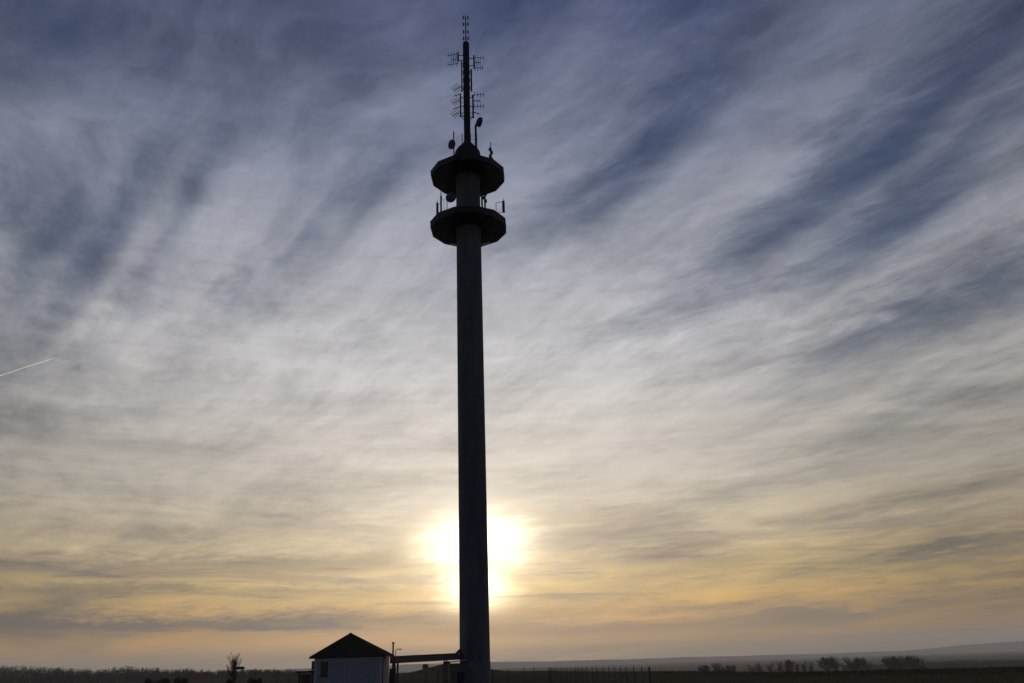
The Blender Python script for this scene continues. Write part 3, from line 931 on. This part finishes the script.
# finger post
p = at(235.6, 662.5, 86); L0 = at(235.9, 668.3, 86); R0 = at(245.8, 668.0, 86)
sg = empty('signpost', (p.x, 86, 0), 'dark wooden signpost with one pointed arm beside the young tree', 'signpost')
b = MB(); b.tube((0, 0, -0.4), (0, 0, p.z), 0.10, 0.085, n=10); b.lathe([(0.11, p.z), (0.02, p.z + 0.12)], 10); b.build('post', M_WOOD, sg)
zc_ = L0.z; ln = R0.x - p.x
b = MB(); b.prism([(-0.14, -0.13, zc_ - 0.12), (ln - 0.22, -0.13, zc_ - 0.12), (ln, -0.13, zc_ + 0.01), (ln - 0.22, -0.13, zc_ + 0.14), (-0.14, -0.13, zc_ + 0.14)], (0, 0.045, 0))
b.build('arm', M_WOOD, sg)
zc_ -= 0.60
b = MB(); b.prism([(-0.42, -0.10, zc_), (-0.30, -0.10, zc_ - 0.11), (0.12, -0.10, zc_ - 0.11), (0.12, -0.10, zc_ + 0.11), (-0.30, -0.10, zc_ + 0.11)], (0, 0.04, 0)); b.build('board', M_WOOD, sg)


def bush(px, w, ty, D, seed, label, group=None):
    rr = random.Random(seed); c = at(px, 680, D); gz = ground(c.x, D)
    H = at(px, ty, D).z - gz; W = abs(at(px + w / 2, 680, D).x - at(px - w / 2, 680, D).x) / 2
    rt = empty('bush', (c.x, D, gz), label, 'bush', group)
    lf = MB(); stx = MB()
    lobes = [(rr.uniform(-0.6, 0.6) * W, rr.uniform(-0.4, 0.4) * W, rr.uniform(0.45, 0.8) * H, rr.uniform(0.25, 0.5)) for _ in range(9)]
    for lx, ly, lz, lr in lobes:
        stx.tube((lx * 0.25, ly * 0.25, -0.3), (lx, ly, lz), 0.04, 0.015, n=4)
        for _ in range(420):
            v = Vector((rr.gauss(0, 1), rr.gauss(0, 1), rr.gauss(0, 1))).normalized() * rr.uniform(0.3, 1.0) ** 0.5
            q = Vector((lx + v.x * lr * W, ly + v.y * lr * W, max(0.05, lz * 0.62 + v.z * H * 0.42)))
            s = rr.uniform(0.05, 0.12) * max(1.0, D / 130.0)
            u = Vector((rr.gauss(0, 1), rr.gauss(0, 1), rr.gauss(0, 1))).normalized(); w_ = u.orthogonal().normalized()
            lf.add([q - u * s, q + w_ * s * 0.5, q + u * s, q - w_ * s * 0.5], [(0, 1, 2, 3)])
    lf.build('leaves', M_LEAF, rt, fix=False); stx.build('stems', M_BARK2, rt, fix=False)


BG = 'dark bushes along the left field'
bush(151, 14, 675.6, 130, 1, 'smallest dark bush, left of two larger joined bushes before the woods', BG)
bush(163, 18, 674.8, 132, 2, 'left one of two joined dark bushes in front of the woods', BG)
bush(181, 20, 674.6, 134, 3, 'right one of two joined dark bushes in front of the woods', BG)
bush(255, 17, 673.6, 95, 4, 'dense dark bush standing right of the wooden signpost', BG)
bush(230, 8, 675.0, 92, 5, 'narrow dark bush just left of the signpost', BG)
bush(425.5, 6, 663.4, 352, 6, 'lone round bush on top of the mound behind the bridge')


def woods(name, spec, label, seed, mtl, n_tw=330):
    """a far wood that reads as one mass: many leafless crowns over a dense undergrowth"""
    rr = random.Random(seed); b = MB()
    for px, ty, D, wd in spec:
        tp = at(px, ty, D); gz = ground(tp.x, D); H = max(tp.z - gz, 2.5)
        b.tube((tp.x, D, gz - 0.5), (tp.x, D, gz + H * 0.7), 0.22, 0.08, n=4, cap=False)
        for _ in range(n_tw):
            v = Vector((rr.gauss(0, 0.42), rr.gauss(0, 0.42), rr.random()))
            q = Vector((tp.x + v.x * wd, D + v.y * wd, gz + H * rr.random() ** 0.62 * (1 - min(0.6, abs(v.x) ** 2 * 0.9))))
            if q.z < gz: q.z = gz + rr.random() * H * 0.5
            s = rr.uniform(0.5, 1.5); t = rr.uniform(0.05, 0.14)
            d = Vector((rr.gauss(0, 0.6), rr.gauss(0, 0.6), 1)).normalized()
            u = d.orthogonal().normalized() * t
            b.add([q - u, q + u, q + d * s], [(0, 1, 2)])
        for _ in range(int(n_tw * 1.3)):                   # undergrowth
            v = rr.uniform(-1, 1); q = Vector((tp.x + v * wd, D + rr.uniform(-4, 4), gz + rr.random() * H * 0.9 * (1 - 0.45 * v * v)))
            s = rr.uniform(0.25, 0.7)
            u = Vector((rr.gauss(0, 1), rr.gauss(0, 1), rr.gauss(0, 1))).normalized() * s; w_ = u.orthogonal().normalized() * s * 0.6
            b.add([q - u, q + w_, q + u, q - w_], [(0, 1, 2, 3)])
    o = b.build(name, mtl, fix=False)
    return tag(o, kind='stuff', label=label, cat='woods')


LT = [(-20, 665.5), (0, 666.4), (20, 666.5), (40, 667.6), (60, 668.2), (85, 669.2), (100, 670.4), (110, 668.6), (128, 666.6), (150, 668.6), (175, 669.4),
      (190, 669.6), (215, 671.0), (235, 670.2), (262, 669.6), (290, 670.6), (330, 670.8)]
rr = random.Random(77); spec = []
for k in range(120):
    px = -30 + 350 * (k + rr.uniform(-0.4, 0.4)) / 120
    spec.append((px, interp(LT, px) + rr.choice((0, 0.3, 0.8, 1.3, 2.0)) - 0.8, rr.uniform(570, 625), rr.uniform(2.2, 4.0)))
woods('woods', spec, 'low dark leafless woods along the horizon left of the hut', 3, M_SCRUB)
RT = [(865, 664.5), (885, 662.8), (925, 661.6), (945, 660.2), (965, 659.0), (985, 659.6), (1005, 658.8), (1040, 658.0)]
spec = []
for k in range(75):
    px = 866 + 190 * (k + rr.uniform(-0.4, 0.4)) / 75
    spec.append((px, interp(RT, px) + abs(rr.gauss(0, 0.7)) - 0.2, rr.uniform(860, 940), rr.uniform(4.5, 7)))
woods('woods', spec, 'low dark belt of far trees at the right end of the horizon', 4, M_SCRUB, 260)

# ------------------------------------------------------------------ vapour trail
mc = bpy.data.materials.new('ice_vapour'); mc.use_nodes = True
for nn in list(mc.node_tree.nodes):
    if nn.type == 'BSDF_PRINCIPLED': mc.node_tree.nodes.remove(nn)
pc = mc.node_tree.nodes.new('ShaderNodeVolumePrincipled')
pc.inputs['Color'].default_value = (0.97, 0.97, 0.98, 1)
pc.inputs['Density'].default_value = 0.10
pc.inputs['Anisotropy'].default_value = 0.65
mo = [q for q in mc.node_tree.nodes if q.type == 'OUTPUT_MATERIAL'][0]
mc.node_tree.links.new(pc.outputs[0], mo.inputs['Volume'])
pts = [at(px, py, 9000) for px, py in ((-60, 394.5), (-20, 382.3), (0, 375.6), (14, 371.0), (28, 366.2), (41, 362.3), (50, 359.6), (53.5, 358.6))]
c0 = pts[0].copy(); b = MB(); rad = [9, 9, 8, 7, 6.5, 6, 5, 2]
for (p, q, r0, r1) in zip(pts, pts[1:], rad, rad[1:]): pass
rings = []
for p, rr_ in zip(pts, rad):
    d_ = (pts[-1] - pts[0]).normalized(); u_ = d_.orthogonal().normalized(); w_ = d_.cross(u_)
    rings.append([p - c0 + (u_ * math.cos(t * math.pi / 5) + w_ * math.sin(t * math.pi / 5)) * rr_ for t in range(10)])
b.v = [q for g in rings for q in g]
for k in range(len(rings) - 1):
    b.f += [(k * 10 + i, k * 10 + (i + 1) % 10, k * 10 + 10 + (i + 1) % 10, k * 10 + 10 + i) for i in range(10)]
b.f += [tuple(range(10)), tuple(range(len(b.v) - 10, len(b.v)))]
tag(b.build('contrail', mc, smooth=True, loc=c0), 'thin white vapour trail rising across the sky at the left edge', 'contrail')
